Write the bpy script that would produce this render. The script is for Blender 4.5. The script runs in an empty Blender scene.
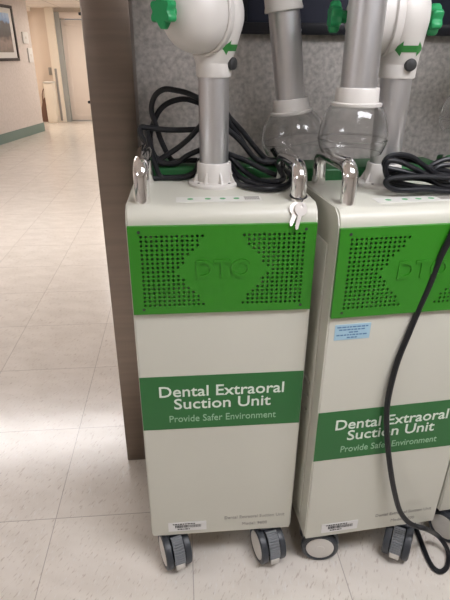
import bpy, bmesh, math, random
from mathutils import Matrix, Vector

# ------------------------------------------------------------------ camera, world, exposure
S = bpy.context.scene
C = S.collection
PI = math.pi
R = math.radians
S.view_settings.view_transform = 'Standard'
S.view_settings.look = 'None'
S.view_settings.exposure = 0.0
S.view_settings.gamma = 1.0
S.view_settings.use_curve_mapping = False

cam_data = bpy.data.cameras.new('camera')
cam = bpy.data.objects.new('camera', cam_data)
C.objects.link(cam)
cam_data.sensor_fit = 'HORIZONTAL'
cam_data.sensor_width = 36.0
cam_data.lens = 500.55 * 36.0 / 450.0
cam_data.clip_start = 0.02
cam.matrix_world = (Matrix.Translation((-0.0843, -0.998, 1.362)) @ Matrix.Rotation(R(-5.0993), 4, 'Z')
                    @ Matrix.Rotation(R(90 - 26.2044), 4, 'X') @ Matrix.Rotation(R(0.3833), 4, 'Z'))
S.camera = cam

world = bpy.data.worlds.new('world')
S.world = world
world.use_nodes = True
world.node_tree.nodes['Background'].inputs[0].default_value = (1.0, 1.0, 1.0, 1)
world.node_tree.nodes['Background'].inputs[1].default_value = 0.22

PANEL_EMIT = 16.0          # brightness of the ceiling troffers
ROOM_EMIT = 17.5
FAR_EMIT = 36.0
CEIL = 2.18
LIFT = 0.025             # unit frames stand this far above the floor

# ------------------------------------------------------------------ materials
def mat(name, col, rough=0.5, metal=0.0, spec=0.5, coat=0.0, noise=None, bump=None, trans=0.0, ior=1.45, emit=None):
    m = bpy.data.materials.new(name)
    m.use_nodes = True
    nt = m.node_tree
    b = nt.nodes['Principled BSDF']
    b.inputs['Base Color'].default_value = (*col, 1)
    b.inputs['Roughness'].default_value = rough
    b.inputs['Metallic'].default_value = metal
    b.inputs['Specular IOR Level'].default_value = spec
    b.inputs['Coat Weight'].default_value = coat
    b.inputs['IOR'].default_value = ior
    b.inputs['Transmission Weight'].default_value = trans
    if emit:
        b.inputs['Emission Color'].default_value = (*emit[0], 1)
        b.inputs['Emission Strength'].default_value = emit[1]
    if noise or bump:
        tc = nt.nodes.new('ShaderNodeTexCoord')
    if noise:                       # (scale vector, second colour, low, high, detail)
        sc, c2, lo, hi, det = noise
        mp = nt.nodes.new('ShaderNodeMapping')
        mp.inputs['Scale'].default_value = sc
        nt.links.new(tc.outputs['Object'], mp.inputs[0])
        n = nt.nodes.new('ShaderNodeTexNoise')
        n.inputs['Scale'].default_value = 1.0
        n.inputs['Detail'].default_value = det
        nt.links.new(mp.outputs[0], n.inputs['Vector'])
        r = nt.nodes.new('ShaderNodeValToRGB')
        r.color_ramp.elements[0].position = lo
        r.color_ramp.elements[1].position = hi
        r.color_ramp.elements[0].color = (*col, 1)
        r.color_ramp.elements[1].color = (*c2, 1)
        nt.links.new(n.outputs[0], r.inputs[0])
        nt.links.new(r.outputs[0], b.inputs['Base Color'])
    if bump:                        # (scale vector, strength, distance)
        mp2 = nt.nodes.new('ShaderNodeMapping')
        mp2.inputs['Scale'].default_value = bump[0]
        nt.links.new(tc.outputs['Object'], mp2.inputs[0])
        n2 = nt.nodes.new('ShaderNodeTexNoise')
        n2.inputs['Scale'].default_value = 1.0
        n2.inputs['Detail'].default_value = 3.0
        nt.links.new(mp2.outputs[0], n2.inputs['Vector'])
        bp = nt.nodes.new('ShaderNodeBump')
        bp.inputs['Strength'].default_value = bump[1]
        bp.inputs['Distance'].default_value = bump[2]
        nt.links.new(n2.outputs[0], bp.inputs['Height'])
        nt.links.new(bp.outputs[0], b.inputs['Normal'])
    return m

def floor_material():
    m = bpy.data.materials.new('vinyl_floor')
    m.use_nodes = True
    nt = m.node_tree
    N, L = nt.nodes, nt.links
    b = N['Principled BSDF']
    tc = N.new('ShaderNodeTexCoord')
    off = N.new('ShaderNodeVectorMath'); off.operation = 'ADD'
    off.inputs[1].default_value = (0.0865, -0.193, 0)
    L.new(tc.outputs['Object'], off.inputs[0])
    div = N.new('ShaderNodeVectorMath'); div.operation = 'SCALE'; div.inputs['Scale'].default_value = 1 / 0.4395
    L.new(off.outputs[0], div.inputs[0])
    fl = N.new('ShaderNodeVectorMath'); fl.operation = 'FLOOR'
    L.new(div.outputs[0], fl.inputs[0])
    fr = N.new('ShaderNodeVectorMath'); fr.operation = 'FRACTION'
    L.new(div.outputs[0], fr.inputs[0])
    # seam lines: fraction near 0 or 1
    sx = N.new('ShaderNodeSeparateXYZ'); L.new(fr.outputs[0], sx.inputs[0])
    def edge(out):
        a = N.new('ShaderNodeMath'); a.operation = 'PINGPONG'; a.inputs[1].default_value = 0.5
        L.new(out, a.inputs[0])
        c = N.new('ShaderNodeMath'); c.operation = 'LESS_THAN'; c.inputs[1].default_value = 0.0030
        L.new(a.outputs[0], c.inputs[0])
        return c.outputs[0]
    mx = N.new('ShaderNodeMath'); mx.operation = 'MAXIMUM'
    L.new(edge(sx.outputs[0]), mx.inputs[0]); L.new(edge(sx.outputs[1]), mx.inputs[1])
    # tone of each tile
    wn = N.new('ShaderNodeTexWhiteNoise'); wn.noise_dimensions = '3D'
    L.new(fl.outputs[0], wn.inputs['Vector'])
    # shift the pattern from tile to tile
    sh = N.new('ShaderNodeVectorMath'); sh.operation = 'SCALE'; sh.inputs['Scale'].default_value = 7.3
    L.new(wn.outputs['Color'], sh.inputs[0])
    ad = N.new('ShaderNodeVectorMath'); ad.operation = 'ADD'
    L.new(div.outputs[0], ad.inputs[0]); L.new(sh.outputs[0], ad.inputs[1])
    def flecks(rot, scale, lo, hi):
        mp = N.new('ShaderNodeMapping')
        mp.inputs['Rotation'].default_value = (0, 0, rot)
        L.new(ad.outputs[0], mp.inputs[0])
        mp2 = N.new('ShaderNodeMapping'); mp2.inputs['Scale'].default_value = scale
        L.new(mp.outputs[0], mp2.inputs[0])
        n = N.new('ShaderNodeTexNoise'); n.inputs['Scale'].default_value = 1; n.inputs['Detail'].default_value = 2
        L.new(mp2.outputs[0], n.inputs['Vector'])
        r = N.new('ShaderNodeMapRange')
        r.inputs['From Min'].default_value = lo; r.inputs['From Max'].default_value = hi
        L.new(n.outputs[0], r.inputs['Value'])
        return r.outputs[0]
    f1 = flecks(R(-62), (19, 70, 1), 0.60, 0.71)
    f2 = flecks(R(-80), (20, 76, 1), 0.60, 0.71)
    base = N.new('ShaderNodeMix'); base.data_type = 'RGBA'
    base.inputs['A'].default_value = (0.74, 0.685, 0.615, 1)
    base.inputs['B'].default_value = (0.68, 0.625, 0.555, 1)
    big = flecks(R(15), (3, 6, 1), 0.35, 0.65)
    L.new(big, base.inputs['Factor'])
    def layer(prev, fac_out, col, k):
        mu = N.new('ShaderNodeMath'); mu.operation = 'MULTIPLY'; mu.inputs[1].default_value = k
        L.new(fac_out, mu.inputs[0])
        mi = N.new('ShaderNodeMix'); mi.data_type = 'RGBA'
        L.new(prev, mi.inputs['A']); mi.inputs['B'].default_value = (*col, 1)
        L.new(mu.outputs[0], mi.inputs['Factor'])
        return mi.outputs['Result']
    o = layer(base.outputs['Result'], f1, (0.42, 0.33, 0.27), 0.55)
    o = layer(o, f2, (0.75, 0.72, 0.68), 0.6)
    o = layer(o, mx.outputs[0], (0.26, 0.21, 0.18), 0.60)
    L.new(o, b.inputs['Base Color'])
    b.inputs['Roughness'].default_value = 0.19
    b.inputs['Specular IOR Level'].default_value = 0.55
    nb = N.new('ShaderNodeTexNoise'); nb.inputs['Scale'].default_value = 9.0; nb.inputs['Detail'].default_value = 2
    L.new(tc.outputs['Object'], nb.inputs['Vector'])
    bp = N.new('ShaderNodeBump'); bp.inputs['Strength'].default_value = 0.06; bp.inputs['Distance'].default_value = 0.02
    L.new(nb.outputs[0], bp.inputs['Height']); L.new(bp.outputs[0], b.inputs['Normal'])
    return m

def ceiling_material():
    m = mat('ceiling_tile', (0.80, 0.74, 0.70), 0.9)
    nt = m.node_tree; N, L = nt.nodes, nt.links
    tc = N.new('ShaderNodeTexCoord')
    br = N.new('ShaderNodeTexBrick')
    br.offset = 0.0
    br.inputs['Color1'].default_value = (0.82, 0.76, 0.71, 1)
    br.inputs['Color2'].default_value = (0.78, 0.72, 0.68, 1)
    br.inputs['Mortar'].default_value = (0.55, 0.50, 0.47, 1)
    br.inputs['Scale'].default_value = 1.0
    br.inputs['Mortar Size'].default_value = 0.012
    br.inputs['Brick Width'].default_value = 0.6
    br.inputs['Row Height'].default_value = 0.6
    L.new(tc.outputs['Object'], br.inputs['Vector'])
    L.new(br.outputs[0], N['Principled BSDF'].inputs['Base Color'])
    return m

M = dict(
    body=mat('cream_enamel', (0.575, 0.565, 0.485), 0.38, noise=((3, 3, 3), (0.60, 0.59, 0.51), 0.3, 0.7, 2)),
    white=mat('white_plastic', (0.64, 0.61, 0.57), 0.35),
    green=mat('green_enamel', (0.030, 0.215, 0.012), 0.34),
    band=mat('green_label_film', (0.024, 0.145, 0.036), 0.42),
    dgreen=mat('dark_green_plastic', (0.016, 0.12, 0.032), 0.4),
    knob=mat('green_plastic', (0.02, 0.30, 0.10), 0.35),
    arrow=mat('arrow_green', (0.03, 0.20, 0.04), 0.45),
    chrome=mat('chrome', (0.90, 0.89, 0.88), 0.10, metal=1.0),
    alu=mat('satin_aluminium', (0.72, 0.72, 0.73), 0.40, metal=1.0, noise=((60, 60, 2), (0.66, 0.66, 0.67), 0.35, 0.65, 2)),
    steel=mat('brushed_steel', (0.235, 0.192, 0.162), 0.33, metal=1.0, noise=((4, 4, 60), (0.27, 0.22, 0.185), 0.3, 0.7, 3)),
    black=mat('black_rubber', (0.008, 0.008, 0.011), 0.36),
    cord2=mat('black_cord_sheath', (0.007, 0.0075, 0.010), 0.40),
    dark=mat('filter_painted_shade', (0.04, 0.05, 0.04), 0.8, noise=((9, 9, 9), (0.42, 0.45, 0.36), 0.46, 0.68, 1)),  # dark cavity and pale light off the filter, both put into the colour
    wheel=mat('charcoal_tread', (0.045, 0.05, 0.058), 0.38),
    pedal=mat('grey_ribbed_pedal', (0.17, 0.18, 0.19), 0.5),
    disc=mat('pale_grey_hub', (0.66, 0.63, 0.58), 0.5),
    letter=mat('white_lettering', (0.70, 0.78, 0.68), 0.6),
    thin=mat('pale_green_lettering', (0.30, 0.50, 0.32), 0.6),
    grey_ink=mat('grey_ink', (0.34, 0.32, 0.29), 0.6),
    ink=mat('black_ink', (0.03, 0.03, 0.03), 0.6),
    paper=mat('white_label_paper', (0.74, 0.73, 0.71), 0.6),
    strip=mat('pale_control_film', (0.68, 0.67, 0.62), 0.45),
    mark=mat('green_print', (0.12, 0.38, 0.16), 0.6),
    blue=mat('pale_blue_paper', (0.36, 0.55, 0.66), 0.6),
    blueink=mat('blue_print', (0.10, 0.20, 0.36), 0.6),
    key=mat('nickel_key', (0.74, 0.70, 0.66), 0.45, metal=0.5),
    wallpaper=mat('grey_wallpaper', (0.36, 0.335, 0.31), 0.75, noise=((75, 75, 75), (0.60, 0.56, 0.52), 0.33, 0.68, 8), bump=((90, 90, 90), 0.25, 0.004)),
    pinkwall=mat('beige_wallpaper', (0.62, 0.565, 0.53), 0.75, noise=((28, 28, 28), (0.68, 0.62, 0.59), 0.35, 0.65, 5)),
    cream=mat('cream_paint', (0.84, 0.76, 0.66), 0.7),
    alcove=mat('alcove_paint', (0.68, 0.575, 0.49), 0.7),
    plain=mat('off_white_paint', (0.66, 0.62, 0.57), 0.8),
    teal=mat('grey_green_vinyl', (0.18, 0.25, 0.225), 0.5),
    navy=mat('navy_panel', (0.012, 0.015, 0.034), 0.6),
    navyframe=mat('black_frame', (0.008, 0.009, 0.014), 0.4),
    frame=mat('black_wood', (0.03, 0.025, 0.025), 0.4),
    doorleaf=mat('pale_door', (0.76, 0.68, 0.62), 0.5),
    jamb=mat('grey_door_jamb', (0.36, 0.37, 0.36), 0.5),
    brown=mat('brown_leather', (0.20, 0.11, 0.08), 0.6),
    sign=mat('grey_plate', (0.30, 0.28, 0.26), 0.5),
    fixture=mat('white_metal_trim', (0.8, 0.8, 0.8), 0.5),
    lamp=mat('troffer_diffuser', (0.9, 0.9, 0.9), 0.5, emit=((1.0, 0.97, 0.97), PANEL_EMIT)),
    lamp_far=mat('far_troffer_diffuser', (0.9, 0.9, 0.9), 0.5, emit=((1.0, 0.90, 0.80), FAR_EMIT)),
    lamp_room=mat('room_troffer_diffuser', (0.9, 0.9, 0.9), 0.5, emit=((1.0, 1.0, 1.06), ROOM_EMIT)),
)
M['floor'] = floor_material()
M['ceiling'] = ceiling_material()

def clear_plastic():
    m = bpy.data.materials.new('clear_plastic')
    m.use_nodes = True
    b = m.node_tree.nodes['Principled BSDF']
    b.inputs['Base Color'].default_value = (0.97, 0.97, 0.97, 1)
    b.inputs['Roughness'].default_value = 0.10
    b.inputs['Transmission Weight'].default_value = 1.0
    b.inputs['IOR'].default_value = 1.42
    return m
M['clear'] = clear_plastic()

def photo_print():
    m = bpy.data.materials.new('harbour_print')
    m.use_nodes = True
    nt = m.node_tree; N, L = nt.nodes, nt.links
    tc = N.new('ShaderNodeTexCoord')
    sp = N.new('ShaderNodeSeparateXYZ'); L.new(tc.outputs['Generated'], sp.inputs[0])
    n = N.new('ShaderNodeTexNoise'); n.inputs['Scale'].default_value = 6; n.inputs['Detail'].default_value = 4
    L.new(tc.outputs['Generated'], n.inputs['Vector'])
    ad = N.new('ShaderNodeMath'); ad.operation = 'MULTIPLY_ADD'; ad.inputs[1].default_value = 0.45; ad.inputs[2].default_value = -0.22
    L.new(n.outputs[0], ad.inputs[0])
    su = N.new('ShaderNodeMath'); su.operation = 'ADD'
    L.new(ad.outputs[0], su.inputs[0]); L.new(sp.outputs[2], su.inputs[1])
    r = N.new('ShaderNodeValToRGB')
    e = r.color_ramp.elements
    e[0].position = 0.0; e[0].color = (0.20, 0.17, 0.15, 1)
    e[1].position = 1.0; e[1].color = (0.45, 0.60, 0.80, 1)
    for p, c in ((0.25, (0.34, 0.27, 0.24, 1)), (0.45, (0.10, 0.09, 0.09, 1)), (0.72, (0.14, 0.14, 0.15, 1)), (0.80, (0.22, 0.36, 0.62, 1))):
        x = e.new(p); x.color = c
    L.new(su.outputs[0], r.inputs[0])
    L.new(r.outputs[0], N['Principled BSDF'].inputs['Base Color'])
    return m
M['print'] = photo_print()

# ------------------------------------------------------------------ mesh helpers
def obj(name, bm, m, parent=None, angle=35, smooth=True):
    me = bpy.data.meshes.new(name)
    bmesh.ops.recalc_face_normals(bm, faces=bm.faces)
    bm.to_mesh(me); bm.free()
    if smooth and len(me.polygons):
        me.polygons.foreach_set('use_smooth', [True] * len(me.polygons))
        me.set_sharp_from_angle(angle=R(angle))
    ms = m if isinstance(m, (list, tuple)) else [m]
    for x in ms:
        me.materials.append(x)
    o = bpy.data.objects.new(name, me)
    C.objects.link(o)
    if parent is not None:
        o.parent = parent
    return o

def tag(o, label, cat, group=None):
    o['label'] = label; o['category'] = cat
    if group: o['group'] = group
    return o

def thing(name, label, cat, loc=(0, 0, 0), rotz=0.0, group=None):
    o = bpy.data.objects.new(name, None)
    o.empty_display_size = 0.1
    C.objects.link(o)
    o.location = loc; o.rotation_euler = (0, 0, rotz)
    return tag(o, label, cat, group)

def struct(name, bm, m, parent=None, smooth=True):
    o = obj(name, bm, m, parent, smooth=smooth)
    if parent is None:
        o['kind'] = 'structure'
    return o

def NB(): return bmesh.new()

def box(bm, x0, x1, y0, y1, z0, z1, bev=0.0, seg=2, mtx=None):
    vs = [bm.verts.new((x, y, z)) for x in (x0, x1) for y in (y0, y1) for z in (z0, z1)]
    fs = [bm.faces.new([vs[i] for i in f]) for f in ((0, 1, 3, 2), (4, 6, 7, 5), (0, 4, 5, 1), (2, 3, 7, 6), (0, 2, 6, 4), (1, 5, 7, 3))]
    geo = list(vs)
    if bev > 0:
        es = list({e for f in fs for e in f.edges})
        r = bmesh.ops.bevel(bm, geom=es, offset=bev, segments=seg, affect='EDGES', profile=0.5)
        geo = list({v for v in r['verts']} | {v for v in vs if v.is_valid})
    if mtx is not None:
        bmesh.ops.transform(bm, matrix=mtx, verts=geo)
    return bm

def prism(bm, poly, z0, z1, mtx=None):
    """polygon in xy swept along z"""
    a = [bm.verts.new((x, y, z0)) for x, y in poly]
    b = [bm.verts.new((x, y, z1)) for x, y in poly]
    n = len(poly)
    bm.faces.new(a[::-1]); bm.faces.new(b)
    for i in range(n):
        bm.faces.new((a[i], a[(i + 1) % n], b[(i + 1) % n], b[i]))
    if mtx is not None:
        bmesh.ops.transform(bm, matrix=mtx, verts=a + b)
    return bm

def lathe(bm, prof, seg=32, mtx=None):
    """profile of (radius, z) turned about z"""
    rings = []; allv = []
    for r, z in prof:
        if r < 1e-6:
            v = bm.verts.new((0, 0, z)); rings.append([v]); allv.append(v)
        else:
            ring = [bm.verts.new((r * math.cos(2 * PI * k / seg), r * math.sin(2 * PI * k / seg), z)) for k in range(seg)]
            rings.append(ring); allv += ring
    for A, B in zip(rings, rings[1:]):
        for k in range(seg):
            k2 = (k + 1) % seg
            if len(A) == 1 and len(B) == 1: continue
            if len(A) == 1: bm.faces.new((A[0], B[k], B[k2]))
            elif len(B) == 1: bm.faces.new((A[k], A[k2], B[0]))
            else: bm.faces.new((A[k], A[k2], B[k2], B[k]))
    if mtx is not None:
        bmesh.ops.transform(bm, matrix=mtx, verts=allv)
    return bm

def frame_to(p0, p1):
    """matrix taking z axis from p0 towards p1"""
    p0 = Vector(p0); d = Vector(p1) - p0
    return Matrix.Translation(p0) @ d.to_track_quat('Z', 'Y').to_matrix().to_4x4(), d.length

def rod(bm, p0, p1, r0, r1=None, seg=24):
    r1 = r0 if r1 is None else r1
    m, L = frame_to(p0, p1)
    return lathe(bm, [(0, 0), (r0, 0), (r1, L), (0, L)], seg, m)

def spline(pts, n=8):
    P = [Vector(p) for p in pts]
    P = [P[0] * 2 - P[1]] + P + [P[-1] * 2 - P[-2]]
    out = []
    for i in range(1, len(P) - 2):
        a, b, c, d = P[i - 1:i + 3]
        for k in range(n):
            t = k / n
            out.append(0.5 * (2 * b + (c - a) * t + (2 * a - 5 * b + 4 * c - d) * t * t + (3 * b - a - 3 * c + d) * t ** 3))
    out.append(P[-2])
    return out

def tube(bm, pts, r, seg=12, n=8, smooth=True):
    P = spline(pts, n) if smooth else [Vector(p) for p in pts]
    T = [(P[min(i + 1, len(P) - 1)] - P[max(i - 1, 0)]).normalized() for i in range(len(P))]
    u = T[0].orthogonal().normalized()
    rings = []
    for p, t in zip(P, T):
        u = (u - t * u.dot(t)).normalized()
        v = t.cross(u)
        rings.append([bm.verts.new(p + (u * math.cos(2 * PI * k / seg) + v * math.sin(2 * PI * k / seg)) * r) for k in range(seg)])
    for A, B in zip(rings, rings[1:]):
        for k in range(seg):
            bm.faces.new((A[k], A[(k + 1) % seg], B[(k + 1) % seg], B[k]))
    bm.faces.new(rings[0][::-1]); bm.faces.new(rings[-1])
    return bm

def text_mesh(txt, size, depth, mtx, bold=0.0, align='CENTER', spacing=1.0, width=None):
    """a bmesh of lettering; mtx takes the text's own xy plane to its place"""
    cu = bpy.data.curves.new('lettering', 'FONT')
    cu.body = txt; cu.size = size; cu.align_x = align; cu.align_y = 'CENTER'
    cu.extrude = depth; cu.offset = bold; cu.space_character = spacing
    cu.resolution_u = 3
    o = bpy.data.objects.new('lettering', cu)
    C.objects.link(o)
    dg = bpy.context.evaluated_depsgraph_get()
    me = bpy.data.meshes.new_from_object(o.evaluated_get(dg))
    bm = bmesh.new(); bm.from_mesh(me)
    bpy.data.objects.remove(o); bpy.data.curves.remove(cu); bpy.data.meshes.remove(me)
    if width:
        xs = [v.co.x for v in bm.verts]
        k = width / (max(xs) - min(xs))
        bmesh.ops.scale(bm, vec=(k, 1, 1), verts=bm.verts)
    bmesh.ops.transform(bm, matrix=mtx, verts=bm.verts)
    return bm

def join(bms):
    out = bmesh.new()
    for b in bms:
        me = bpy.data.meshes.new('tmp'); b.to_mesh(me); b.free()
        out.from_mesh(me); bpy.data.meshes.remove(me)
    return out

FRONT = Matrix.Rotation(R(90), 4, 'X')          # text lying in xz, facing -y

def front_at(x, y, z): return Matrix.Translation((x, y, z)) @ FRONT

# ------------------------------------------------------------------ the setting
WALL_Y = 0.545
def slab(name, poly, z0, z1, m): return struct(name, prism(NB(), poly, z0, z1), m, smooth=False)

slab('floor', [(-6.5, -4.2), (3.2, -4.2), (3.2, 13.2), (-6.5, 13.2)], -0.06, 0.0, M['floor'])
slab('ceiling', [(-6.5, -4.2), (3.2, -4.2), (3.2, 13.2), (-6.5, 13.2)], CEIL, CEIL + 0.06, M['ceiling'])
slab('wall_back', [(-0.312, WALL_Y), (3.0, WALL_Y), (3.0, WALL_Y + 0.12), (-0.312, WALL_Y + 0.12)], 0, CEIL, M['wallpaper'])
slab('wall_corridor', [(-0.312, WALL_Y + 0.12), (-0.20, WALL_Y + 0.12), (-0.20, 11.0), (-0.312, 11.0)], 0, CEIL, M['pinkwall'])
slab('wall_right', [(3.0, -4.0), (3.12, -4.0), (3.12, WALL_Y + 0.12), (3.0, WALL_Y + 0.12)], 0, CEIL, M['plain'])
slab('wall_front', [(-5.4, -4.12), (3.12, -4.12), (3.12, -4.0), (-5.4, -4.0)], 0, CEIL, M['plain'])
# left corridor wall, slightly splayed
A0 = Vector((-5.325, -4.0, 0)); A1 = Vector((-2.688, 9.40, 0))
dl = (A1 - A0).normalized(); nl = Vector((dl.y, -dl.x, 0))       # nl faces the corridor
def lw(s, off=0.0):                                                # s metres back from the far end
    p = A1 - dl * s + nl * off
    return (p.x, p.y)
Ltot = (A1 - A0).length
slab('wall_left', [lw(Ltot), lw(0), lw(0, -0.14), lw(Ltot, -0.14)], 0, CEIL, M['pinkwall'])
slab('baseboard_left', [lw(Ltot, 0.012), lw(-0.012, 0.012), lw(-0.012, 0), lw(Ltot, 0)], 0, 0.155, M['teal'])
slab('wall_alcove', [lw(0.0, -0.14), lw(0.14, -0.14), (-5.4, 9.35), (-5.4, 9.5)], 0, CEIL, M['cream'])
slab('wall_alcove_end', [(-5.5, 9.2), (-5.4, 9.2), (-5.4, 12.6), (-5.5, 12.6)], 0, CEIL, M['cream'])
slab('wall_far', [(-5.4, 12.2), (-2.9, 12.2), (-2.9, 12.3), (-5.4, 12.3)], 0, CEIL, M['alcove'])
slab('wall_far_return', [(-3.03, 11.05), (-2.60, 11.05), (-2.60, 12.3), (-3.03, 12.3)], 0, CEIL, M['alcove'])
slab('trim_1', [(-2.70, 10.80), (-2.535, 10.80), (-2.535, 11.1), (-2.70, 11.1)], 0, CEIL, M['cream'])
slab('wall_far_door', [(-1.35, 10.95), (-0.2, 10.95), (-0.2, 11.1), (-1.35, 11.1)], 0, CEIL, M['cream'])
slab('wall_far_header', [(-2.535, 10.95), (-1.35, 10.95), (-1.35, 11.1), (-2.535, 11.1)], 2.09, CEIL, M['cream'])

# the far door with its jamb and header
d = NB(); box(d, -2.44, -1.44, 10.98, 11.03, 0.02, 1.965, 0.004)
door = struct('door_1', d, M['doorleaf'])
f = NB(); box(f, -2.535, -2.44, 10.86, 11.08, 0.0, 2.095, 0.004); box(f, -1.44, -1.35, 10.86, 11.08, 0.0, 2.095, 0.004)
obj('door_jamb', f, M['jamb'], door)
h = NB(); box(h, -2.44, -1.44, 10.88, 11.06, 1.985, 2.095, 0.004)
obj('door_header', h, M['doorleaf'], door)
h = NB(); box(h, -2.37, -1.51, 10.972, 10.98, 0.10, 0.13); box(h, -2.37, -1.51, 10.972, 10.98, 1.85, 1.88)
box(h, -2.37, -2.34, 10.972, 10.98, 0.10, 1.88); box(h, -1.54, -1.51, 10.972, 10.98, 0.10, 1.88)
obj('door_moulding', h, M['doorleaf'], door)
h = NB(); rod(h, (-1.56, 10.98, 0.98), (-1.56, 10.92, 0.98), 0.012); rod(h, (-1.56, 10.925, 0.98), (-1.68, 10.925, 0.98), 0.010)
obj('door_handle', h, M['alu'], door)

# things in the far corridor
t = thing('guard_rail_strip', 'dark grey vertical guard strip on the cream pillar by the far door', 'strip', (-2.625, 10.80, 0))
s = NB(); box(s, -0.022, 0.022, -0.02, 0.0, 0.03, 1.06, 0.004)
obj('strip_face', s, M['sign'], t)
t = tag(obj('wall_sign', box(NB(), -2.825, -2.76, 11.03, 11.05, 0.93, 1.075, 0.003), M['sign']),
        'small grey sign plate on the cream wall above the low white cabinet', 'sign')
t = thing('low_cabinet', 'low white cabinet standing against the cream pillar down the corridor', 'cabinet', (-2.770, 10.72, 0))
c = NB(); box(c, -0.10, 0.09, -0.14, 0.17, 0.03, 0.79, 0.006); obj('carcass', c, M['cream'], t)
c = NB(); box(c, -0.105, 0.095, -0.15, 0.175, 0.79, 0.815, 0.004); obj('cabinet_top', c, M['white'], t)
c = NB(); box(c, -0.09, 0.08, -0.12, 0.16, 0.0, 0.03); obj('plinth', c, M['cream'], t)
t = thing('shoulder_bag', 'brown bag standing on the floor left of the low white cabinet', 'bag', (-2.955, 10.9, 0))
b = NB(); prism(b, [(-0.105, 0.0), (0.075, 0.0), (0.085, 0.30), (0.055, 0.46), (0.03, 0.50), (-0.03, 0.47), (-0.09, 0.26)], -0.06, 0.06,
                Matrix.Rotation(R(90), 4, 'X'))
bmesh.ops.bevel(b, geom=b.edges[:], offset=0.018, segments=2, affect='EDGES')
obj('bag_body', b, M['brown'], t)
b = NB(); tube(b, [(-0.05, 0, 0.40), (-0.04, 0, 0.56), (0.01, 0, 0.66), (0.05, 0, 0.57), (0.05, 0, 0.44)], 0.010, 8)
obj('strap', b, M['brown'], t)

# framed picture and wall plates on the left wall, built in wall coordinates: x along the wall, y out of it, z up
def on_left(s):
    p = A1 - dl * s
    return (p.x, p.y, 0), math.atan2(dl.y, dl.x)
loc, rz = on_left(0.80)
t = thing('framed_picture', 'black framed photograph with white mat on the left corridor wall', 'picture', loc, rz)
fr = NB()
x0, x1, z0, z1 = -0.62, 0.215, 1.23, 2.05
yf = lambda a: (-a - 0.001)
w = 0.045
box(fr, x0, x1, -0.030, -0.001, z0, z0 + w, 0.003); box(fr, x0, x1, -0.030, -0.001, z1 - w, z1, 0.003)
box(fr, x0, x0 + w, -0.030, -0.001, z0 + w, z1 - w, 0.003); box(fr, x1 - w, x1, -0.030, -0.001, z0 + w, z1 - w, 0.003)
obj('frame', fr, M['frame'], t)
obj('mat_board', box(NB(), x0 + w, x1 - w, -0.012, -0.002, z0 + w, z1 - w), M['paper'], t)
obj('print', box(NB(), x0 + 0.14, x1 - 0.14, -0.0135, -0.012, z0 + 0.13, z1 - 0.12), M['print'], t)
for s, za, zb, hw, lab in ((0.24, 1.50, 1.68, 0.10, 'upper white switch plate on the left corridor wall beyond the picture'),
                           (0.14, 1.20, 1.43, 0.08, 'lower white wall box on the left corridor wall beyond the picture')):
    loc, rz = on_left(s)
    t = thing('wall_plate', lab, 'wall plate', loc, rz, 'white plates on the corridor wall')
    obj('cover', box(NB(), -hw, hw, -0.025, -0.001, za, zb, 0.004), M['paper'], t)
    obj('button', box(NB(), -0.02, 0.02, -0.030, -0.025, (za + zb) / 2 - 0.02, (za + zb) / 2 + 0.02, 0.002), M['disc'], t)

# ceiling troffers (the nearer ones are above the frame; their light and reflections show)
def troffer(x, y, m, lx=1.2, ly=0.6, label='white ceiling light panel'):
    t = thing('ceiling_light', label, 'ceiling light', (x, y, CEIL), 0, 'ceiling light panels')
    e = NB(); zz = -0.022
    box(e, -lx/2, lx/2, -ly/2, -ly/2 + 0.03, zz, 0.0); box(e, -lx/2, lx/2, ly/2 - 0.03, ly/2, zz, 0.0)
    box(e, -lx/2, -lx/2 + 0.03, -ly/2 + 0.03, ly/2 - 0.03, zz, 0.0); box(e, lx/2 - 0.03, lx/2, -ly/2 + 0.03, ly/2 - 0.03, zz, 0.0)
    obj('light_frame', e, M['fixture'], t)
    obj('diffuser', box(NB(), -lx/2 + 0.03, lx/2 - 0.03, -ly/2 + 0.03, ly/2 - 0.03, -0.016, -0.004), m, t)
troffer(-1.5, 3.1, M['lamp'], 1.8, 0.6, label='white ceiling light panel over the middle of the corridor')
troffer(-0.82, 6.5, M['lamp'], 0.9, 0.6, label='white ceiling light panel over the far half of the corridor')
troffer(-1.42, 9.6, M['lamp_far'], 0.6, 0.6, label='added square ceiling light panel, hidden behind the post, brightening the far door')  # added lamp, out of sight behind the post, brightens the door
troffer(-3.9, 10.8, M['lamp_far'], 0.6, 0.6, label='square white ceiling light panel in the side alcove')
troffer(0.80, -0.78, M['lamp_room'], label='white ceiling light panel over the aisle before the suction units')
troffer(-2.6, -1.7, M['lamp_room'], label='white ceiling light panel over the near end of the corridor')

# stainless end post of the wall
t = thing('steel_post', 'tall brushed steel post at the wall end left of the suction units', 'post', (-0.262, 0.488, 0))
p = NB(); box(p, -0.054, 0.064, -0.053, 0.055, 0.0, CEIL, 0.004)
obj('post_shell', p, M['steel'], t)
for z in (1.448, 1.245):
    s = NB(); rod(s, (-0.054, -0.045, z), (-0.060, -0.045, z), 0.004, 0.003, 16)
    obj('screw', s, M['ink'], t)

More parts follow.
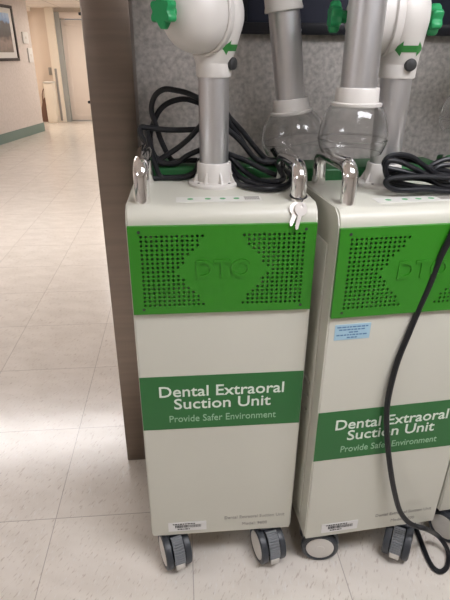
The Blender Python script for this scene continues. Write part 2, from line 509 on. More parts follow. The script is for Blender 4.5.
# navy board on the wall above the units
t = thing('wall_board', 'dark navy board with black frame on the wall above the units', 'board', (0.75, WALL_Y, 1.410))
b = NB(); box(b, -0.65, 0.9, -0.02, -0.001, 0.025, 0.68); obj('board_face', b, M['navy'], t)
b = NB(); box(b, -0.67, 0.92, -0.032, -0.001, 0.0, 0.028, 0.003); box(b, -0.67, 0.92, -0.032, -0.001, 0.68, 0.708, 0.003)
box(b, -0.67, -0.645, -0.032, -0.001, 0.028, 0.68, 0.003); box(b, 0.895, 0.92, -0.032, -0.001, 0.028, 0.68, 0.003)
obj('board_frame', b, M['navyframe'], t)
for x in (-0.50, 0.0, 0.5):
    s = NB(); rod(s, (x, -0.032, 0.010), (x, -0.036, 0.010), 0.004, 0.003, 12); obj('screw', s, M['alu'], t)

# ------------------------------------------------------------------ the suction unit
TOP = 1.055
BOT = 0.10
D1 = 0.265      # depth of the enamel body, the green rear housing follows
CY = 0.205      # column

def body_bm():
    bm = NB()
    rad = 0.030
    prof = [(0.0, BOT)] + [(rad - rad * math.cos(a), TOP - rad + rad * math.sin(a)) for a in [i * PI / 2 / 8 for i in range(9)]]
    prof += [(D1, TOP), (D1, BOT)]
    L = [bm.verts.new((-0.2, y, z)) for y, z in prof]
    Rr = [bm.verts.new((0.2, y, z)) for y, z in prof]
    n = len(prof)
    lf = bm.faces.new(L); rf = bm.faces.new(Rr[::-1])
    for i in range(n):
        bm.faces.new((L[i], L[(i + 1) % n], Rr[(i + 1) % n], Rr[i]))
    es = list(lf.edges) + list(rf.edges)
    bmesh.ops.bevel(bm, geom=es, offset=0.004, segments=3, affect='EDGES')
    return bm

def panel_bm(zb, zt):
    """perforated front panel with real holes, cut round a plain diamond"""
    bm = NB()
    px, half, n = 0.0106, 0.1975, 13
    pz, rows = 0.00985, 17
    x_in = 0.0385
    xl = [-x_in - px * (n - i) for i in range(n + 1)]
    xr = [x_in + px * i for i in range(n + 1)]
    XS = [-half] + xl + xr + [half]
    zc = (zb + zt) / 2
    z0 = zc - rows * pz / 2
    ZS = [zb] + [z0 + pz * i for i in range(rows + 1)] + [zt]
    V = {}
    def v(i, j):
        if (i, j) not in V: V[(i, j)] = bm.verts.new((XS[i], -0.0085, ZS[j]))
        return V[(i, j)]
    fs = []; rims = []
    for i in range(len(XS) - 1):
        for j in range(len(ZS) - 1):
            c = [v(i, j), v(i + 1, j), v(i + 1, j + 1), v(i, j + 1)]
            xm = (XS[i] + XS[i + 1]) / 2; zm = (ZS[j] + ZS[j + 1]) / 2
            hole = 1 <= j <= rows and (1 <= i <= n or n + 2 <= i <= 2 * n + 1)
            if hole and abs(xm) < 0.040 + 0.057 * (1 - abs(j - 1 - (rows - 1) / 2) / ((rows - 1) / 2)):
                hole = False
            if not hole:
                fs.append(bm.faces.new(c)); continue
            r = 0.0033
            o = [bm.verts.new((xm + r * math.cos(PI / 4 * k + PI / 8 - 3 * PI / 4), -0.0085, zm + r * math.sin(PI / 4 * k + PI / 8 - 3 * PI / 4))) for k in range(8)]
            rims.append(o)
            # corner k owns the two octagon vertices nearest to it
            for k in range(4):
                a, b_ = o[(2 * k - 1) % 8], o[(2 * k) % 8]
                fs.append(bm.faces.new((c[k], b_, a)))
                nb = o[(2 * k + 1) % 8]
                fs.append(bm.faces.new((c[k], c[(k + 1) % 4], nb, b_)))
    # walls of each hole
    for o in rims:
        q = [bm.verts.new((p.co.x, -0.0062, p.co.z)) for p in o]
        for k in range(8):
            bm.faces.new((o[k], o[(k + 1) % 8], q[(k + 1) % 8], q[k]))
    # turned-back rim of the panel, to the body
    cs = [(-half, zb), (half, zb), (half, zt), (-half, zt)]
    outer = [e for e in bm.edges if e.is_boundary and all(abs(w_.co.y + 0.0085) < 1e-6 and (abs(abs(w_.co.x) - half) < 1e-6 or abs(w_.co.z - zb) < 1e-6 or abs(w_.co.z - zt) < 1e-6) for w_ in e.verts)]
    ex = bmesh.ops.extrude_edge_only(bm, edges=outer)
    for w_ in ex['geom']:
        if isinstance(w_, bmesh.types.BMVert): w_.co.y = 0.0
    return bm

def handle_bm(x, up=0.0):
    bm = NB()
    y0, y1, zt, r = 0.048, 0.235, TOP + 0.0665 + up, 0.030
    pts = [(x, y0, TOP - 0.004), (x, y0, TOP + 0.02)]
    for i in range(9):
        a = i * PI / 16
        pts.append((x, y0 + r - r * math.cos(a), zt - r + r * math.sin(a)))
    for i in range(9):
        a = PI / 2 - i * PI / 16
        pts.append((x, y1 - r + r * math.cos(a), zt - r + r * math.sin(a)))
    pts += [(x, y1, TOP + 0.02), (x, y1, TOP - 0.004)]
    tube(bm, pts, 0.0165, 24, smooth=False)
    return bm

def lobed_knob(bm, mtx, r=0.030, h=0.022, lobes=6):
    poly = []
    for k in range(72):
        a = 2 * PI * k / 72
        rr = r * (0.86 + 0.14 * math.cos(lobes * a))
        poly.append((rr * math.cos(a), rr * math.sin(a)))
    sc = [(0.0, 0.86), (0.004, 1.0), (h - 0.004, 1.0), (h, 0.86)]
    rings = [[bm.verts.new((x * s_, y * s_, z)) for x, y in poly] for z, s_ in sc]
    for A, B in zip(rings, rings[1:]):
        for k in range(72):
            bm.faces.new((A[k], A[(k + 1) % 72], B[(k + 1) % 72], B[k]))
    bm.faces.new(rings[0][::-1]); bm.faces.new(rings[-1])
    bmesh.ops.transform(bm, matrix=mtx, verts=[w_ for r_ in rings for w_ in r_])

def caster(parent, x, y, rot, tagpart=True):
    T = Matrix.Translation((x, y, -LIFT)) @ Matrix.Rotation(rot, 4, 'Z')
    WR = 0.0545
    fork = NB()
    # swivel stem and plate, then the hood between the two wheels
    rod(fork, (0, 0.016, 0.100), (0, 0.016, BOT + LIFT + 0.003), 0.018)
    box(fork, -0.026, 0.026, -0.006, 0.040, 0.116, BOT + LIFT + 0.0005, 0.002)
    hood = [(-0.030, 0.036)] + [(0.047 * math.cos(PI - i * PI / 12), 0.055 + 0.052 * math.sin(PI - i * PI / 12)) for i in range(13)] + [(0.030, 0.036)]
    prism(fork, hood, -0.015, 0.015, Matrix(((0, 0, 1, 0), (1, 0, 0, 0), (0, 1, 0, 0), (0, 0, 0, 1))))
    bmesh.ops.transform(fork, matrix=T, verts=fork.verts)
    c = obj('caster', fork, M['wheel'], parent)
    for s in (-1, 1):
        wb = NB()
        prof = [(0, -0.011), (WR - 0.006, -0.011), (WR - 0.001, -0.008), (WR, 0.0), (WR - 0.001, 0.008), (WR - 0.007, 0.011), (WR - 0.010, 0.009), (0, 0.009)]
        Q = Matrix.Translation((s * 0.0275, 0, WR)) @ Matrix.Rotation(s * PI / 2, 4, 'Y')
        lathe(wb, prof, 40, T @ Q)
        obj('wheel', wb, M['wheel'], c)
        hb = NB()
        lathe(hb, [(0, 0.0125), (0.012, 0.0125), (0.013, 0.0115), (0.034, 0.012), (0.040, 0.0105), (0.041, 0.0085), (0, 0.0085)], 40, T @ Q)
        obj('hub', hb, M['disc'], c)
    pd = NB()
    # ribbed brake pedal that slopes down over the front
    pts = [(-0.016, 0.114), (-0.035, 0.104), (-0.050, 0.080), (-0.055, 0.054)]
    for i in range(12):
        t_ = i / 11
        k = min(int(t_ * 3), 2); u = t_ * 3 - k
        yy = pts[k][0] + (pts[k + 1][0] - pts[k][0]) * u
        zz = pts[k][1] + (pts[k + 1][1] - pts[k][1]) * u
        rod(pd, (-0.0155, yy, zz), (0.0155, yy, zz), 0.0038, None, 10)
    bmesh.ops.transform(pd, matrix=T, verts=pd.verts)
    obj('brake_pedal', pd, M['pedal'], c)
    if tagpart:
        tg = NB(); box(tg, -0.0135, 0.0135, -0.0585, -0.051, 0.031, 0.050, 0.0015)
        bmesh.ops.transform(tg, matrix=T, verts=tg.verts)
        obj('pedal_tip', tg, M['disc'], c)

def barcode_label(parent, x0, z0, w, h, lines=26):
    a = NB(); box(a, x0, x0 + w, -0.0009, 0.0, z0, z0 + h)
    lab = obj('barcode_label', a, M['paper'], parent)
    rnd = random.Random(5)
    b = NB(); x = x0 + w * 0.18
    while x < x0 + w * 0.86:
        ww = rnd.choice((0.0010, 0.0016, 0.0026))
        box(b, x, x + ww, -0.0014, -0.0009, z0 + h * 0.38, z0 + h * 0.68); x += ww + rnd.choice((0.0010, 0.0016))
    x = x0 + w * 0.12
    while x < x0 + w * 0.70:
        ww = rnd.uniform(0.003, 0.008); box(b, x, x + ww, -0.0014, -0.0009, z0 + h * 0.76, z0 + h * 0.86); x += ww + 0.002
    x = x0 + w * 0.24
    while x < x0 + w * 0.56:
        ww = rnd.uniform(0.003, 0.008); box(b, x, x + ww, -0.0014, -0.0009, z0 + h * 0.16, z0 + h * 0.27); x += ww + 0.002
    obj('barcode_print', b, M['ink'], lab)

def place_text(parent, name, txt, size, x, z, m, bold=0.0, width=None, align='CENTER', y=-0.0013, depth=0.0004):
    return obj(name, text_mesh(txt, size, depth, front_at(x, y, z), bold, align, width=width), m, parent, smooth=False)

def suction_unit(label, loc, rotz, band=(0.4856, 0.6451), panel=(0.8183, 1.0199), caster_rots=(0.3, 0.3), caster_at=((-0.137, 0.014), (0.139, 0.010)), hood_scale=1.0, joint_rot=0.0,
                 hood_at=(0.187, 0.31), lean=0.0, hood_z=1.115, elbow=True, full=True, blue=False, text_dx=0.0, CX=0.0):
    root = thing('suction_unit', label, 'suction unit', loc, rotz, 'dental suction units against the wall')
    Wi = (Matrix.Translation(loc) @ Matrix.Rotation(rotz, 4, 'Z')).inverted()
    body = obj('body', body_bm(), M['body'], root, angle=30)
    # green rear housing behind the enamel body
    rh = NB(); box(rh, -0.188, 0.188, D1, 0.385, BOT + 0.02, TOP + 0.030, 0.008, 3)
    obj('rear_housing', rh, M['dgreen'], root)
    # raised side panels with louvres
    for s in (-1, 1):
        sp = NB(); xa, xb = sorted((s * 0.2, s * 0.2032))
        box(sp, xa, xb, 0.045, D1 - 0.015, BOT + 0.05, TOP - 0.085, 0.0014, 2)
        side = obj('side_panel', sp, M['body'], root)
        lv = NB()
        for z in (0.50, 0.545, 0.59):
            rod(lv, (s * 0.203, 0.07, z), (s * 0.203, 0.19, z), 0.0045, None, 12)
        obj('louvre', lv, M['body'], side)
    # perforated panel
    pb, pt = panel
    fp = obj('front_panel', panel_bm(pb, pt), M['green'], root, angle=30)
    bk = NB(); box(bk, -0.176, 0.176, -0.0012, -0.0002, pb + 0.012, pt - 0.012)
    obj('filter_mesh', bk, M['dark'], fp)
    for sx in (-0.1745, 0.1745):
        for sz in (pb + 0.012, pt - 0.012):
            sc = NB(); lathe(sc, [(0, 0.0008), (0.0030, 0.0008), (0.0034, 0.0), (0, 0.0)], 16, front_at(sx, -0.0085, sz))
            obj('screw', sc, M['ink'], fp)
    zc = (pb + pt) / 2
    lg = text_mesh('DTO', 0.058, 0.0030, front_at(0.0, -0.0080, zc + 0.002), 0.0012, width=0.118)
    obj('logo', lg, M['green'], fp, smooth=False)
    # label band
    b0, b1 = band
    bb = NB(); box(bb, -0.1985, 0.1985, -0.0010, 0.0, b0, b1)
    lb = obj('label_band', bb, M['band'], root)
    H = b1 - b0
    place_text(lb, 'lettering', 'Dental Extraoral', 0.0445, -0.001 + text_dx, b0 + H * 0.71, M['letter'], 0.0004, 0.306)
    place_text(lb, 'lettering', 'Suction Unit', 0.0445, 0.0 + text_dx, b0 + H * 0.475, M['letter'], 0.0004, 0.240)
    place_text(lb, 'small_lettering', 'Provide Safer Environment', 0.029, 0.001 + text_dx, b0 + H * 0.195, M['thin'], 0.0, 0.268)
    barcode_label(root, -0.152, 0.114, 0.108, 0.034)
    place_text(root, 'model_text', 'Dental Extraoral Suction Unit', 0.0155, 0.093, 0.154, M['grey_ink'], 0.0, 0.172, y=-0.0006)
    place_text(root, 'model_text', 'Model: 9600', 0.0155, 0.094, 0.126, M['grey_ink'], 0.0, 0.072, y=-0.0006)
    if blue:
        a = NB(); box(a, -0.182, -0.097, -0.0009, 0.0, 0.753, 0.793)
        st = obj('blue_sticker', a, M['blue'], root)
        b = NB(); rnd = random.Random(2)
        for k, (s0, s1) in enumerate(((0.06, 0.94), (0.12, 0.88), (0.40, 0.62), (0.06, 0.92), (0.36, 0.66))):
            x = -0.182 + 0.085 * s0
            while x < -0.182 + 0.085 * s1 - 0.004:
                ww = rnd.uniform(0.004, 0.010); box(b, x, min(x + ww, -0.098), -0.0013, -0.0009, 0.7845 - k * 0.0068, 0.7875 - k * 0.0068); x += ww + 0.002
        obj('sticker_print', b, M['blueink'], st)
    # control strip on the top
    cs = NB(); box(cs, -0.096, 0.088, 0.044, 0.084, TOP, TOP + 0.0009)
    strip = obj('control_strip', cs, M['strip'], root)
    for x in (-0.066, -0.028, 0.004, 0.034):
        mk = NB()
        lathe(mk, [(0, 0.0013), (0.0065, 0.0013), (0.0065, 0.0009), (0, 0.0009)], 20, Matrix.Translation((x, 0.066, TOP)))
        obj('button_print', mk, M['mark'], strip)
    mk = NB(); x = 0.052
    for k in range(9):
        box(mk, x, x + 0.0027, 0.055, 0.075, TOP + 0.0009, TOP + 0.0013); x += 0.0036
    box(mk, 0.051, 0.085, 0.0765, 0.0795, TOP + 0.0009, TOP + 0.0013)
    obj('strip_print', mk, M['grey_ink'], strip)
    # chrome handles
    for s in (-1, 1):
        obj('handle', handle_bm(s * 0.166, 0.0105 if s < 0 else 0.0), M['chrome'], root)
    # casters
    for k, (x, y) in enumerate((caster_at[0], caster_at[1], (-0.138, 0.325), (0.138, 0.325))):
        caster(root, x, y, caster_rots[k] if k < len(caster_rots) else 0.4)
    # column: flanged socket with gussets, satin tube
    sk = NB()
    lathe(sk, [(0, TOP), (0.061, TOP), (0.061, TOP + 0.006), (0.058, TOP + 0.009), (0.0425, TOP + 0.011), (0.0400, TOP + 0.050), (0.0385, TOP + 0.053), (0.030, TOP + 0.053), (0, TOP + 0.053)],
          40, Matrix.Translation((CX, CY, 0)))
    for k in range(8):
        T = Matrix.Translation((CX, CY, TOP)) @ Matrix.Rotation(2 * PI * k / 8 + 0.3, 4, 'Z')
        prism(sk, [(0.036, 0.006), (0.054, 0.008), (0.040, 0.036)], -0.002, 0.002, T @ Matrix.Rotation(R(90), 4, 'X'))
    so = obj('column_socket', sk, M['white'], root)
    for k in range(4):
        a = 2 * PI * k / 4 + 0.70
        sc = NB(); lathe(sc, [(0, 0.0105), (0.003, 0.0105), (0.0035, 0.008), (0, 0.008)], 12, Matrix.Translation((CX + 0.050 * math.cos(a), CY + 0.050 * math.sin(a), TOP)))
        obj('socket_screw', sc, M['ink'], so)
    col = NB(); lathe(col, [(0, TOP + 0.05), (0.0340, TOP + 0.05), (0.0340, 1.305), (0, 1.305)], 40, Matrix.Translation((CX, CY, 0)))
    obj('column_tube', col, M['alu'], root)
    if not full:
        return root
    # swivel joint: shell on the column and a round shell beside it, turned by joint_rot about the column
    ZJ = 1.408
    T = Matrix.Translation((CX, CY, 0)) @ Matrix.Rotation(joint_rot, 4, 'Z')
    nk = NB()
    Xp = T @ Matrix.Translation((0, 0, ZJ)) @ Matrix.Rotation(PI / 2, 4, 'Y')      # z of the lathe along local +x
    X0 = Matrix.Translation((0, 0, ZJ)) @ Matrix.Rotation(PI / 2, 4, 'Y')
    # column shell: the rounded disc of the joint drawn down into the neck
    for r_, x_ in ((0.070, -0.024), (0.073, -0.020), (0.073, -0.004), (0.068, 0.016), (0.058, 0.030), (0.042, 0.038), (0.02, 0.042)):
        for k in range(48):
            nk.verts.new(X0 @ Vector((r_ * math.cos(2 * PI * k / 48), r_ * math.sin(2 * PI * k / 48), x_)))
    for k in range(48):
        nk.verts.new((0.0392 * math.cos(2 * PI * k / 48), 0.0392 * math.sin(2 * PI * k / 48), 1.318))
    hl = bmesh.ops.convex_hull(nk, input=nk.verts[:])
    for v_ in [v_ for v_ in nk.verts if not v_.link_faces]: nk.verts.remove(v_)
    nk.normal_update()
    from mathutils.bvhtree import BVHTree
    lathe(nk, [(0, 1.291), (0.0375, 1.291), (0.0385, 1.294), (0.0392, 1.318), (0, 1.318)], 48)
    bvh = BVHTree.FromBMesh(nk)
    bmesh.ops.transform(nk, matrix=T, verts=nk.verts)
    js = obj('joint_shell', nk, M['white'], root, angle=40)
    sp = NB()
    prof = [(0, -0.1265)] + [(0.0725 * math.cos(a), -0.0540 + 0.0725 * math.sin(a)) for a in [R(-84 + 12 * i) for i in range(9)]] + [(0.0735, -0.041), (0.0765, -0.038), (0.0765, -0.026), (0.074, -0.023), (0.0, -0.023)]
    lathe(sp, prof, 44, Xp)
    # boss that carries the upper arm
    rod(sp, T @ Vector((-0.066, 0, ZJ + 0.03)), T @ Vector((-0.066, 0.03, ZJ + 0.125)), 0.048, 0.043, 40)
    obj('arm_shell', sp, M['white'], js, angle=40)
    kn = NB()
    Kl = T @ Matrix.Translation((-0.1245, 0, ZJ)) @ Matrix.Rotation(-PI / 2, 4, 'Y')
    lathe(kn, [(0, 0), (0.012, 0), (0.012, 0.018), (0, 0.018)], 20, Kl)
    lobed_knob(kn, Kl @ Matrix.Translation((0, 0, 0.014)))
    obj('knob', kn, M['knob'], js)
    kn = NB()
    Kr = T @ Matrix.Translation((0.034, 0, ZJ - 0.004)) @ Matrix.Rotation(PI / 2, 4, 'Y')
    lathe(kn, [(0, 0), (0.012, 0), (0.012, 0.022), (0, 0.022)], 20, Kr)
    lobed_knob(kn, Kr @ Matrix.Translation((0, 0, 0.016)))
    obj('knob', kn, M['knob'], js)
    # double-headed arrow sticker curved round the neck, facing the joint's own front
    ar = NB(); ZA = 1.348; AX = 0.003
    hw, hd_ = 0.0315, 0.0145
    def half(x):
        u = hw - abs(x)
        return hd_ * u / 0.014 if u < 0.014 else 0.0062
    xs = [-hw + 2 * hw * i / 60 for i in range(61)]
    cols = []
    for x in xs:
        cv = []
        for j in range(7):
            z = ZA + max(half(x), 0.0002) * (j / 3 - 1)
            hit = bvh.ray_cast(Vector((AX + x, -0.3, z)), Vector((0, 1, 0)))[0]
            cv.append(ar.verts.new(T @ Vector((AX + x, hit.y - 0.0009, z))))
        cols.append(cv)
    for A_, B_ in zip(cols, cols[1:]):
        for j in range(6):
            ar.faces.new((A_[j], B_[j], B_[j + 1], A_[j + 1]))
    obj('arrow_sticker', ar, M['arrow'], js)
    bt = NB()
    lathe(bt, [(0, 0), (0.012, 0), (0.013, 0.003), (0.012, 0.010), (0.009, 0.012), (0, 0.012)], 24,
          T @ Matrix.Translation((0.012, bvh.ray_cast(Vector((0.012, -0.3, 1.318)), Vector((0, 1, 0)))[0].y + 0.001, 1.318)) @ Matrix.Rotation(R(90), 4, 'X'))
    obj('lock_button', bt, M['ink'], js)
    # suspended arm: in world coordinates of the photo's place, brought into the unit's frame
    hx, hy = hood_at
    Hw = Vector((hx, hy, hood_z + LIFT))
    ax = Vector((-math.sin(lean), 0, math.cos(lean)))
    def P(h): return Wi @ (Hw + ax * h)
    Mh, _ = frame_to(P(0), P(1))
    # clear bell
    out = [(0.046, 0.098), (0.0500, 0.095), (0.0570, 0.088), (0.0645, 0.076), (0.0705, 0.060), (0.0742, 0.044), (0.0752, 0.032), (0.0745, 0.021), (0.0705, 0.009), (0.0660, 0.0)]
    out = [(0.046 + (r_ - 0.046) * hood_scale, z_) if z_ > 0.08 else (r_ * hood_scale, z_) for r_, z_ in out]
    inn = [(r_ - 0.0022, z_) for r_, z_ in out[::-1]]
    hd = NB(); lathe(hd, out + inn + [out[0]], 56, Mh)
    bmesh.ops.remove_doubles(hd, verts=hd.verts, dist=1e-6)
    hood = obj('suction_hood', hd, M['clear'], root, angle=50)
    rm = NB(); lathe(rm, [(r_ * hood_scale, z_) for r_, z_ in ((0.0752, 0.0262), (0.0760, 0.0268), (0.0762, 0.0280), (0.0758, 0.0292), (0.0752, 0.0296), (0.0752, 0.0262))], 56, Mh)
    obj('hood_rim', rm, M['clear'], hood)
    cl = NB(); lathe(cl, [(0.036, 0.092), (0.0505, 0.092), (0.0520, 0.095), (0.0520, 0.099), (0.0445, 0.101), (0.0435, 0.126), (0.0425, 0.128), (0.036, 0.128), (0.036, 0.092)], 44, Mh)
    obj('hood_collar', cl, M['white'], hood)
    ztop = 0.316 if elbow else 0.62
    tb = NB(); lathe(tb, [(0.030, 0.11), (0.0362, 0.11), (0.0362, ztop + 0.02), (0.030, ztop + 0.02), (0.030, 0.11)], 40, Mh)
    obj('forearm_tube', tb, M['alu'], root)
    el = NB()
    zz = ztop
    lathe(el, [(0.036, zz), (0.0440, zz), (0.0445, zz + 0.004), (0.0425, zz + 0.012), (0.0430, zz + 0.07), (0.052, zz + 0.11), (0, zz + 0.11)], 40, Mh)
    lathe(el, [(0, zz + 0.055)] + [(0.066 * math.cos(a), zz + 0.125 + 0.066 * math.sin(a)) for a in [R(-78 + 13 * i) for i in range(13)]] + [(0, zz + 0.191)], 40, Mh)
    eb = obj('elbow', el, M['white'], root, angle=40)
    kn = NB(); Ke = Mh @ Matrix.Translation((-0.060, 0, zz + 0.10)) @ Matrix.Rotation(-PI / 2, 4, 'Y')
    lathe(kn, [(0, 0), (0.011, 0), (0.011, 0.016), (0, 0.016)], 20, Ke); lobed_knob(kn, Ke @ Matrix.Translation((0, 0, 0.012)), 0.028)
    obj('knob', kn, M['knob'], eb)
    # upper arm from the joint up and over to the elbow
    e0 = T @ Vector((-0.066, 0.026, ZJ + 0.115)); e2 = P(zz + 0.15)
    apex = Vector((e0.x * 0.4 + e2.x * 0.6, e0.y * 0.4 + e2.y * 0.6, 1.93))
    ua = NB(); rod(ua, e0, apex, 0.0358, None, 32); obj('upper_arm', ua, M['alu'], root)
    ua = NB(); rod(ua, apex, e2, 0.034, None, 32); obj('middle_arm', ua, M['alu'], root)
    kb = NB(); lathe(kb, [(0, -0.062)] + [(0.062 * math.cos(a), 0.062 * math.sin(a)) for a in [R(-75 + 15 * i) for i in range(11)]] + [(0, 0.062)], 32, Matrix.Translation(apex))
    obj('top_joint', kb, M['white'], root)
    return root

U1 = suction_unit('complete cream suction unit at left with keys hanging from its handle', (0, 0, LIFT), 0.0,
                  caster_rots=(0.30, 0.24, 0.5, 0.2), hood_scale=1.08, joint_rot=R(47), CX=-0.005, hood_at=(0.2095, 0.31), lean=R(8.3), hood_z=1.113)
U2 = suction_unit('middle cream suction unit with a blue sticker below its green panel', (0.431, -0.028, LIFT), R(4.48),
                  band=(0.391, 0.547), panel=(0.815, 1.0199), caster_rots=(1.35, -0.62, 0.5, 0.2), caster_at=((-0.134, 0.050), (0.102, 0.010)), hood_scale=0.965, joint_rot=R(-9), CX=-0.017,
                  hood_at=(0.281, 0.080), lean=R(0.0), hood_z=1.149, elbow=False, blue=True, text_dx=0.004)
U3 = suction_unit('cream suction unit cut off by the right edge of the photo', (0.857, 0.034, LIFT), R(4.5),
                  caster_rots=(0.5, 0.3, 0.5, 0.2), joint_rot=R(-20), hood_at=(0.640, 0.26), lean=0.0, hood_z=1.165, elbow=False)

# ------------------------------------------------------------------ cords, keys
def cord(name, label, cat, paths, r=0.0062, m=None, parts=None, group=None):
    t = thing(name, label, cat, (0, 0, LIFT), 0, group)
    for nm, pts in paths:
        obj(nm, tube(NB(), pts, r, 10, 8), m or M['cord2'], t)
    return t
#CORDS#
LOOPS_LEFT = [
    [(-0.013, 0.300, 1.234), (-0.032, 0.300, 1.239), (-0.061, 0.300, 1.251), (-0.086, 0.300, 1.257), (-0.117, 0.300, 1.260), (-0.140, 0.300, 1.245), (-0.150, 0.300, 1.215), (-0.141, 0.300, 1.178), (-0.127, 0.300, 1.134), (-0.105, 0.300, 1.094), (-0.079, 0.300, 1.094), (-0.041, 0.300, 1.094)],
    [(-0.011, 0.325, 1.222), (-0.031, 0.321, 1.227), (-0.067, 0.318, 1.237), (-0.103, 0.314, 1.231), (-0.129, 0.310, 1.214), (-0.147, 0.306, 1.184), (-0.157, 0.303, 1.150), (-0.151, 0.299, 1.109), (-0.129, 0.295, 1.094)],
    [(-0.014, 0.285, 1.170), (-0.034, 0.283, 1.171), (-0.099, 0.280, 1.170), (-0.156, 0.278, 1.175), (-0.176, 0.275, 1.177), (-0.176, 0.272, 1.156), (-0.158, 0.270, 1.133), (-0.140, 0.267, 1.101), (-0.119, 0.265, 1.094)],
    [(-0.014, 0.280, 1.199), (-0.034, 0.277, 1.179), (-0.057, 0.274, 1.155), (-0.087, 0.271, 1.131), (-0.120, 0.269, 1.111), (-0.150, 0.266, 1.095), (-0.165, 0.263, 1.094), (-0.161, 0.260, 1.094)],
    [(-0.016, 0.265, 1.129), (-0.035, 0.265, 1.125), (-0.068, 0.265, 1.111), (-0.095, 0.265, 1.094), (-0.128, 0.265, 1.094), (-0.153, 0.265, 1.102)],
    [(-0.010, 0.245, 1.123), (-0.036, 0.245, 1.104), (-0.050, 0.245, 1.076), (-0.080, 0.245, 1.063), (-0.113, 0.245, 1.063), (-0.135, 0.245, 1.067), (-0.146, 0.245, 1.099), (-0.154, 0.245, 1.137), (-0.161, 0.245, 1.173)],
    [(0.025, 0.290, 1.219), (0.040, 0.290, 1.196), (0.068, 0.290, 1.168), (0.099, 0.290, 1.132), (0.131, 0.290, 1.099), (0.153, 0.290, 1.094), (0.171, 0.290, 1.094)],
    [(0.024, 0.275, 1.207), (0.039, 0.277, 1.183), (0.065, 0.280, 1.150), (0.088, 0.283, 1.116), (0.113, 0.285, 1.094), (0.137, 0.287, 1.094), (0.158, 0.290, 1.094), (0.165, 0.293, 1.099), (0.148, 0.295, 1.123)],
    [(0.019, 0.262, 1.120), (0.040, 0.256, 1.114), (0.074, 0.250, 1.102), (0.111, 0.244, 1.084), (0.144, 0.238, 1.070), (0.178, 0.232, 1.063)],
    [(0.019, 0.262, 1.108), (0.040, 0.250, 1.088), (0.058, 0.209, 1.070), (0.091, 0.165, 1.063), (0.130, 0.133, 1.063), (0.163, 0.147, 1.066), (0.169, 0.145, 1.085), (0.170, 0.250, 1.082)],
    [(0.024, 0.265, 1.124), (0.045, 0.255, 1.102), (0.074, 0.241, 1.075), (0.100, 0.192, 1.066), (0.126, 0.152, 1.070), (0.151, 0.148, 1.080), (0.155, 0.260, 1.094)],
    [(-0.155, 0.235, 1.131), (-0.178, 0.238, 1.107), (-0.185, 0.241, 1.081), (-0.165, 0.244, 1.063), (-0.131, 0.246, 1.063), (-0.092, 0.249, 1.063), (-0.057, 0.252, 1.067), (-0.036, 0.255, 1.083)],
    [(0.028, 0.262, 1.176), (0.063, 0.262, 1.146), (0.098, 0.262, 1.107), (0.127, 0.262, 1.094), (0.159, 0.262, 1.094), (0.184, 0.262, 1.094)],
    [(0.032, 0.296, 1.094), (0.047, 0.194, 1.064), (0.072, 0.132, 1.064), (0.110, 0.111, 1.064), (0.150, 0.127, 1.064), (0.175, 0.160, 1.070)]]
LOOPS_MIDDLE = [
    [(0.527, 0.085, 1.089), (0.505, 0.084, 1.093), (0.478, 0.083, 1.102), (0.450, 0.082, 1.118), (0.422, 0.082, 1.136), (0.393, 0.081, 1.142), (0.369, 0.080, 1.139), (0.358, 0.079, 1.127), (0.364, 0.078, 1.116), (0.389, 0.078, 1.110), (0.434, 0.077, 1.100), (0.486, 0.076, 1.086), (0.519, 0.075, 1.083)],
    [(0.531, 0.097, 1.098), (0.501, 0.097, 1.105), (0.471, 0.097, 1.109), (0.443, 0.097, 1.123), (0.414, 0.097, 1.129), (0.385, 0.097, 1.129), (0.372, 0.097, 1.120), (0.377, 0.097, 1.104), (0.403, 0.097, 1.096), (0.440, 0.097, 1.097), (0.477, 0.097, 1.099), (0.528, 0.097, 1.094)],
    [(0.520, 0.060, 1.064), (0.482, 0.060, 1.066), (0.449, 0.060, 1.070), (0.416, 0.060, 1.069), (0.384, 0.060, 1.071), (0.364, 0.060, 1.081), (0.361, 0.060, 1.091), (0.375, 0.060, 1.097), (0.411, 0.060, 1.099), (0.451, 0.060, 1.099), (0.513, 0.060, 1.095)],
    [(0.525, 0.073, 1.068), (0.488, 0.073, 1.070), (0.446, 0.073, 1.073), (0.412, 0.073, 1.079), (0.378, 0.073, 1.086), (0.364, 0.073, 1.102), (0.359, 0.073, 1.121), (0.367, 0.073, 1.132), (0.392, 0.073, 1.128), (0.426, 0.073, 1.114), (0.462, 0.073, 1.096), (0.495, 0.073, 1.076), (0.525, 0.073, 1.072)],
    [(0.530, 0.085, 1.077), (0.496, 0.085, 1.077), (0.457, 0.085, 1.088), (0.415, 0.085, 1.090), (0.388, 0.085, 1.083), (0.383, 0.085, 1.075), (0.403, 0.085, 1.068), (0.445, 0.085, 1.064), (0.486, 0.085, 1.064), (0.533, 0.085, 1.064)],
    [(0.469, 0.105, 1.093), (0.478, 0.105, 1.111), (0.493, 0.105, 1.121), (0.513, 0.105, 1.127), (0.541, 0.105, 1.128)],
    [(0.470, 0.095, 1.087), (0.483, 0.095, 1.105), (0.498, 0.095, 1.115), (0.539, 0.095, 1.116)]]
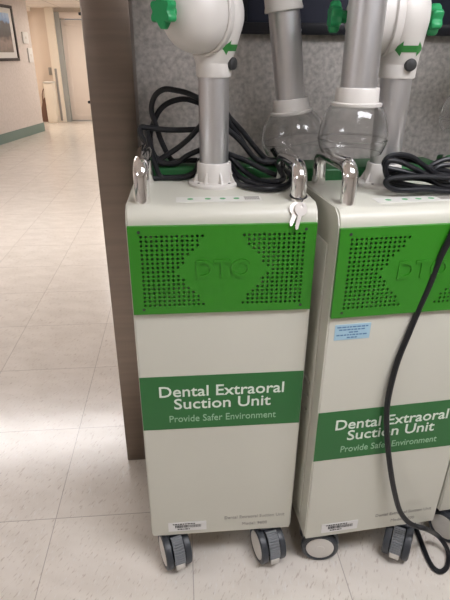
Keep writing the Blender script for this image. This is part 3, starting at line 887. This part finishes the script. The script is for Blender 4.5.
HANGING = [(0.579, 0.030, 1.061), (0.535, -0.000, 1.061), (0.496, -0.030, 1.044), (0.476, -0.040, 0.992), (0.465, -0.036, 0.945), (0.456, -0.034, 0.886), (0.443, -0.034, 0.829), (0.427, -0.036, 0.756), (0.413, -0.038, 0.689), (0.405, -0.042, 0.621), (0.404, -0.044, 0.562), (0.411, -0.046, 0.501), (0.427, -0.048, 0.419), (0.448, -0.050, 0.333), (0.470, -0.052, 0.259), (0.492, -0.055, 0.199), (0.518, -0.058, 0.161), (0.544, -0.060, 0.141), (0.579, -0.060, 0.125), (0.652, -0.014, 0.035), (0.677, -0.027, 0.005), (0.682, -0.047, -0.014), (0.662, -0.079, -0.018), (0.636, -0.094, -0.018), (0.620, -0.082, -0.018), (0.616, -0.052, -0.018), (0.620, -0.008, -0.018), (0.625, 0.038, -0.018), (0.627, 0.079, -0.018), (0.637, 0.134, -0.018)]
cord('power_cord', 'black power cord coiled behind the column on top of the left suction unit', 'cord', [('cord_loop', p) for p in LOOPS_LEFT], 0.0066, group='black power cords')
cord('power_cord', 'black power cord bundled on top of the middle suction unit', 'cord', [('cord_loop', p) for p in LOOPS_MIDDLE], 0.0058, group='black power cords')
cord('power_cord', 'black cord hanging down in front of the middle suction unit to the floor', 'cord', [('cord_length', HANGING)], 0.0072, group='black power cords')

# two small keys and the thin wire ring on the left unit's right handle
def small_key(label, top, tip, y_top, y_tip, roll):
    a = Vector((top[0], y_top, top[1])); b = Vector((tip[0], y_tip, tip[1]))
    L = (b - a).length
    zax = (b - a).normalized()
    yax = Vector((0, -1, 0)); yax = (yax - zax * yax.dot(zax)).normalized()
    xax = yax.cross(zax)
    c, s = math.cos(roll), math.sin(roll)
    Mk = Matrix.Translation(a) @ Matrix((xax, yax, zax)).transposed().to_4x4() @ Matrix.Rotation(roll, 4, 'Z')
    t = thing('key', label, 'key', (0, 0, LIFT), 0, 'keys on the handle')
    bow = NB()
    seg = 28
    O = [(0.0150 * math.cos(2 * PI * k / seg), 0.0120 + 0.0140 * math.sin(2 * PI * k / seg)) for k in range(seg)]
    I = [(0.0035 * math.cos(2 * PI * k / seg), 0.0055 + 0.0030 * math.sin(2 * PI * k / seg)) for k in range(seg)]
    fr_o = [bow.verts.new((x, -0.001, z)) for x, z in O]; fr_i = [bow.verts.new((x, -0.001, z)) for x, z in I]
    bk_o = [bow.verts.new((x, 0.001, z)) for x, z in O]; bk_i = [bow.verts.new((x, 0.001, z)) for x, z in I]
    for k in range(seg):
        j = (k + 1) % seg
        bow.faces.new((fr_o[k], fr_o[j], fr_i[j], fr_i[k])); bow.faces.new((bk_o[j], bk_o[k], bk_i[k], bk_i[j]))
        bow.faces.new((fr_o[j], fr_o[k], bk_o[k], bk_o[j])); bow.faces.new((fr_i[k], fr_i[j], bk_i[j], bk_i[k]))
    bmesh.ops.transform(bow, matrix=Mk, verts=bow.verts)
    obj('bow', bow, M['key'], t)
    bl = NB()
    poly = [(-0.0052, 0.020)]
    n = 5
    for k in range(n):
        z0 = 0.026 + (L - 0.028) * k / n; z1 = 0.024 + (L - 0.028) * (k + 0.5) / n
        poly += [(-0.0052, z0), (-0.0034, z1)]
    poly += [(-0.0030, L - 0.003), (0.0, L), (0.0036, L - 0.003), (0.0052, 0.020)]
    prism(bl, poly, -0.0009, 0.0009, Mk @ Matrix.Rotation(R(90), 4, 'X'))
    obj('blade', bl, M['key'], t)

small_key('left nickel key of the pair hanging from the chrome handle', (0.158, 1.0575), (0.139, 1.016), 0.009, -0.0125, 0.2)
small_key('right nickel key of the pair hanging from the chrome handle', (0.165, 1.0590), (0.151, 1.009), 0.0055, -0.016, -0.2)
rg = NB()
tube(rg, [(0.166 + 0.0180 * math.cos(a), 0.048 + 0.0180 * math.sin(a), TOP + 0.009 + 0.003 * math.sin(a)) for a in [2 * PI * k / 24 for k in range(25)]], 0.0015, 8, smooth=False)
tube(rg, [(0.170, 0.031, TOP + 0.007), (0.169, 0.020, TOP + 0.006), (0.164, 0.010, TOP + 0.005), (0.160, 0.004, TOP - 0.001)], 0.0013, 8)
ring = obj('wire_ring', rg, M['black']); ring.location.z = LIFT
tag(ring, 'thin black wire ring round the handle holding the two keys', 'key ring')
